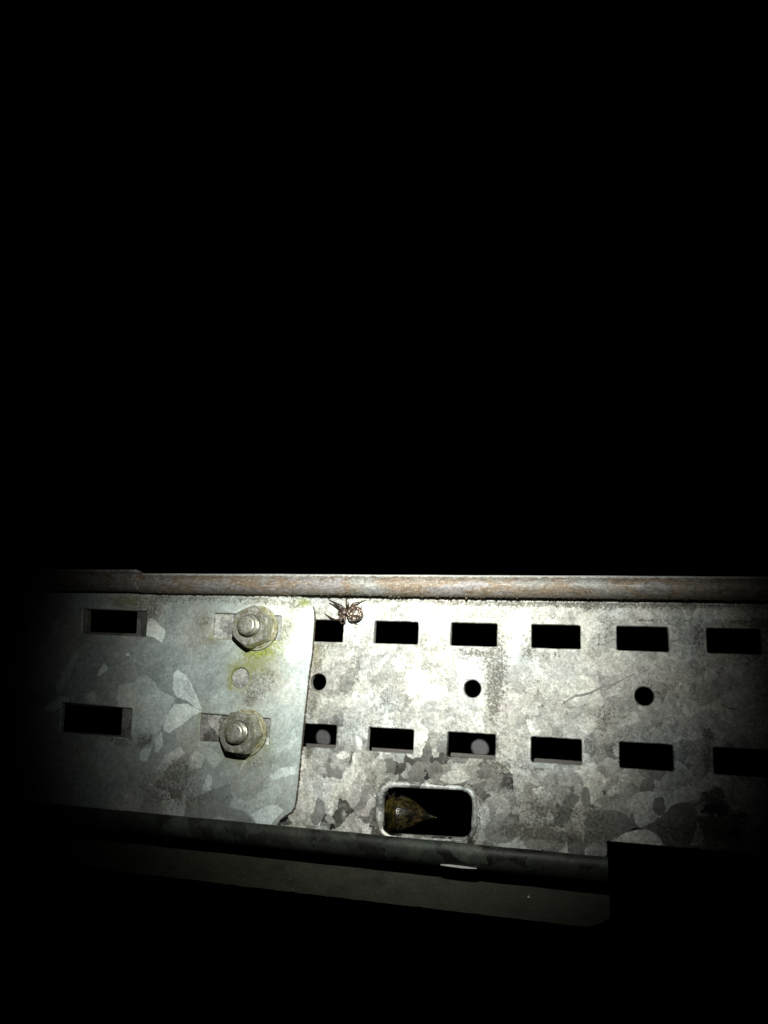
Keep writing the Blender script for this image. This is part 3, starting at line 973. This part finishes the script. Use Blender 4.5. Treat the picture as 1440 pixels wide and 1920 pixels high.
def conepart(name, seg, mat):
    mb = MB(); rr = []
    for d, r in seg:
        f = min(1, d / 20)
        zc_ = tip.z + (bs.z - tip.z) * f * .35 + .5 * math.sin(d * .25)
        rr.append([(tip.x - d, 14 + r * math.cos(a) * .9, zc_ + r * math.sin(a) * (1 + .05 * math.sin(3 * a + d * .3))) for a in [2 * math.pi * k / 30 for k in range(30)]])
    mb.rings(rr, True, True, True)
    return make(name, mb.v, mb.f, mat, cone, smooth=True, sharp=50)


conepart('point', prof_c[:8], M_point)
conepart('sleeve', prof_c[8:], M_cone)

# ---- the brown ledge below the rail
zl = zl0 - 10.5
la = U(720, 1600, 14).z
lb = U(720, 1693, 12).z
x0 = -190.0; x1 = U(1143, 1690, 12).x
lb0 = lb
mb = MB(); rings = []
for i in range(81):
    x = x0 + (x1 - x0) * i / 80
    j = .25 * noise.noise(Vector((x * .12, 0, 1)))
    xe = x; cut = max(0, (x - (x1 - 9)) / 9)
    lb = lb0 + 4 * cut ** 1.6
    j2 = .35 * noise.noise(Vector((x * .3, 0, 5)))
    rings.append([(x, 15, zl0 - 10.2), (x, 14 + j, la), (x, 13 + j, (la + lb) / 2), (x, 12, lb + j2), (x, 13, lb - .3 + j2), (x, 16, lb + .8), (x, 60, lb + 6), (x, 60, lb + 8), (x, 17, zl0 - 10.4)])
mb.rings(rings, True, True, True)
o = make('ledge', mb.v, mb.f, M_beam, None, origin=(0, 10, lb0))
lb = lb0
bm = bmesh.new(); bm.from_mesh(o.data); bmesh.ops.recalc_face_normals(bm, faces=bm.faces); bm.to_mesh(o.data); bm.free()
tag(o, 'dim brown sloping metal ledge running along under the rail', 'ledge')

ledge = o
sliver0 = U(826, 1621, -3); sliver1 = U(894, 1629, -3)  # pale sliver added for the light showing through the gap under the lip
mb = MB()
zz = (sliver0.z + sliver1.z) / 2
mb.rings([[(x, -3, z_ - q), (x, -3, z_ + q), (x, -2.5, z_ + q), (x, -2.5, z_ - q)] for x, z_, q in ((sliver0.x, zz, .12), (sliver0.x + 3, zz + .05, .34), ((sliver0.x + sliver1.x) / 2, zz, .42), (sliver1.x - 3, zz - .04, .3), (sliver1.x, zz, .1))], True, True, True)
t_ = make('gap_light_sliver', mb.v, mb.f, plain('gap_light_pale', (.8, .8, .76), .35, .2, .1), ledge)
bm = bmesh.new(); bm.from_mesh(t_.data); bmesh.ops.recalc_face_normals(bm, faces=bm.faces); bm.to_mesh(t_.data); bm.free()
rv = U(990, 1685, 9)
mb = MB(); mb.rings([[(rv.x + r * math.cos(a), y, rv.z + r * math.sin(a)) for a in [2 * math.pi * k / 12 for k in range(12)]] for r, y in ((.5, 13), (.45, 11.4), (.3, 11.1), (.02, 11.0))], True)
make('rivet', mb.v, mb.f, plain('bright_zinc_head', (.8, .8, .7), .3, .2, .1), ledge, smooth=True)
mb = MB()
for i in range(420):
    gx = rng.uniform(U(250, 1640, 13).x, x1 - 15); f = rng.random() ** .5
    gz = la + (lb - la) * f; gy = 14 - 2 * f
    q = rng.uniform(.10, .42)
    p0 = Vector((gx, gy, gz))
    pp = [p0 + Vector((rng.uniform(-q, q), -rng.uniform(0, q), rng.uniform(-q, q))) for _ in range(4)]
    mb.add(pp, [(0, 1, 2), (0, 2, 3), (0, 3, 1), (1, 3, 2)])
g_ = make('grit', mb.v, mb.f, plain('pale_grit', (.16, .145, .10), .9, 0, .6, .9))
tag(g_, 'scattered pale grit stuck to the dim ledge under the rail', 'grit', 'stuff')

# ---- the spider


def sp(x, y, Y): return U(590 + x / 12.0, 1100 + y / 12.0, Y)


def spider():
    me = MB()
    org = sp(700, 600, 0)

    def ell(c, rx, ry, rz, nu=20, nv=14, ang=0):
        rr = []
        for i in range(1, nv):
            th = math.pi * i / nv
            ring = []
            for k in range(nu):
                a = 2 * math.pi * k / nu
                v = Vector((rx * math.cos(th), ry * math.sin(th) * math.cos(a), rz * math.sin(th) * math.sin(a)))
                v = Matrix.Rotation(ang, 3, 'Y') @ v
                ring.append(c + v)
            rr.append(ring)
        me.rings(rr, True, True, True)

    def limb(pts, rad):
        # smooth polyline tube
        P = [Vector(p) for p in pts]
        rr = []
        for i, p in enumerate(P):
            t_ = (P[min(i + 1, len(P) - 1)] - P[max(i - 1, 0)]).normalized()
            u = t_.cross(Vector((0, 1, 0)));
            if u.length < .1: u = t_.cross(Vector((1, 0, 0)))
            u.normalize(); v = t_.cross(u)
            rr.append([p + (u * math.cos(a) + v * math.sin(a)) * rad[i] for a in [2 * math.pi * k / 8 for k in range(8)]])
        me.rings(rr, True, True, True)
    ell(sp(905, 600, -3.2), 3.75, 2.7, 3.4, ang=.1)
    ell(sp(640, 585, -2.4), 1.95, 1.2, 1.65)
    ell(sp(575, 580, -2.3), .9, .8, 1.1)
    ell(sp(740, 590, -2.6), 1.0, .7, .7)
    ell(sp(545, 560, -1.9), .5, .4, .4); ell(sp(545, 610, -1.9), .5, .4, .4)
    legs = [
        ([(690, 520, -2.2), (650, 470, -3.4), (600, 425, -3.6), (480, 368, -2.4), (400, 330, -1.2), (315, 293, -.3)], 1),
        ([(640, 530, -2.2), (600, 480, -3.2), (550, 468, -3.4), (450, 418, -2.2), (390, 392, -1.1), (325, 370, -.3)], 1.15),
        ([(720, 520, -2.2), (725, 450, -3.6), (712, 385, -4.2), (712, 320, -3.4), (716, 270, -2.4), (722, 245, -2.2)], 1.2),
        ([(700, 520, -2.2), (752, 455, -3.2), (764, 400, -4.0), (750, 345, -3.0)], 1.1),
        ([(760, 540, -2.0), (810, 455, -2.6), (852, 388, -3.6), (930, 362, -2.6), (1030, 345, -1.4), (1150, 300, -.3)], .95),
        ([(770, 540, -1.6), (830, 440, -1.8), (890, 412, -2.4), (960, 385, -1.8), (1040, 350, -.4)], .9),
        ([(610, 620, -2.2), (575, 690, -3.2), (530, 745, -3.6), (470, 748, -2.9), (365, 700, -2.0), (300, 660, -1.1), (225, 608, -.3)], 1.25),
        ([(640, 630, -2.2), (610, 720, -3.2), (575, 780, -3.2), (600, 830, -1.6), (670, 815, -.5)], 1.5),
        ([(680, 640, -2.2), (672, 720, -3.0), (675, 790, -3.0), (640, 835, -1.2), (580, 825, -.3)], 1.1),
        ([(740, 660, -2.0), (775, 750, -2.6), (820, 782, -2.6), (880, 800, -1.5), (965, 853, -.3)], 1.05),
        ([(900, 520, -1.0), (1010, 490, -1.2), (1046, 500, -1.6), (1050, 425, -.5)], .6),
    ]
    for pts, k in legs:
        # insert mid points for smoother, tapering limbs
        q = []; m = len(pts)
        for i in range(m - 1):
            a = Vector(pts[i]); b = Vector(pts[i + 1])
            q += [a, a.lerp(b, .5)]
        q.append(Vector(pts[-1]))
        rad = []
        for i in range(len(q)):
            f = i / (len(q) - 1)
            r = (.50 - .36 * f) * k
            if i % 2 == 1: r *= 1.1
            rad.append(max(r, .2))
        limb([sp(v.x, v.y, v.z) for v in q], rad)
    o = make('spider', me.v, me.f, bpy.data.materials.new('tmp'), None, origin=(org.x, 0, org.z))
    md = o.modifiers.new('remesh', 'REMESH'); md.mode = 'VOXEL'; md.voxel_size = .0001; md.use_smooth_shade = True
    dg = bpy.context.evaluated_depsgraph_get()
    m2 = bpy.data.meshes.new_from_object(o.evaluated_get(dg))
    o.modifiers.clear(); o.data = m2; m2.name = 'spider'
    # materials
    ta = NT('spider_abdomen')
    cA = sp(905, 600, -3.2) - Vector((org.x, 0, org.z))
    q = ta.vm('SUBTRACT', ta.P, tuple(cA))
    dots = ta.ma('SUBTRACT', 1.0, ta.mr(ta.vor(ta.vm('ADD', q, ta.vm('SCALE', ta.noise(q, .8, 3, out='Color'), scale=.9)), .95, 'Distance'), .22, .40, 0, 1))
    net = ta.noise(q, 1.3, 4, .6)
    base = ta.ramp(net, [(.35, (.014, .010, .008)), (.5, (.048, .030, .021)), (.65, (.11, .07, .048))])
    c_ = ta.mix(ta.ma('MULTIPLY', dots, .95), base, (.72, .62, .50))
    ta.bump(net, .5, .0003)
    mA = ta.out(c_, .4, 0, .4)
    tl = NT('spider_legs')
    nn_ = tl.noise(tl.P, .75, 3, .6)
    mL = tl.out(tl.ramp(nn_, [(.38, (.010, .007, .005)), (.5, (.028, .016, .011)), (.6, (.07, .042, .028)), (.70, (.26, .19, .14))]), .4)
    m2.materials.clear(); m2.materials.append(mL); m2.materials.append(mA)
    C0 = (cA) * MM
    for p in m2.polygons:
        d = p.center - C0
        if (d.x / .0040) ** 2 + (d.z / .0036) ** 2 < 1 and abs(d.y) < .0030 and d.y < .0012: p.material_index = 1
    m2.polygons.foreach_set('use_smooth', [True] * len(m2.polygons))
    return tag(o, 'brown mottled spider with cream spots clinging to the rail under its rolled top edge', 'spider')


spider()
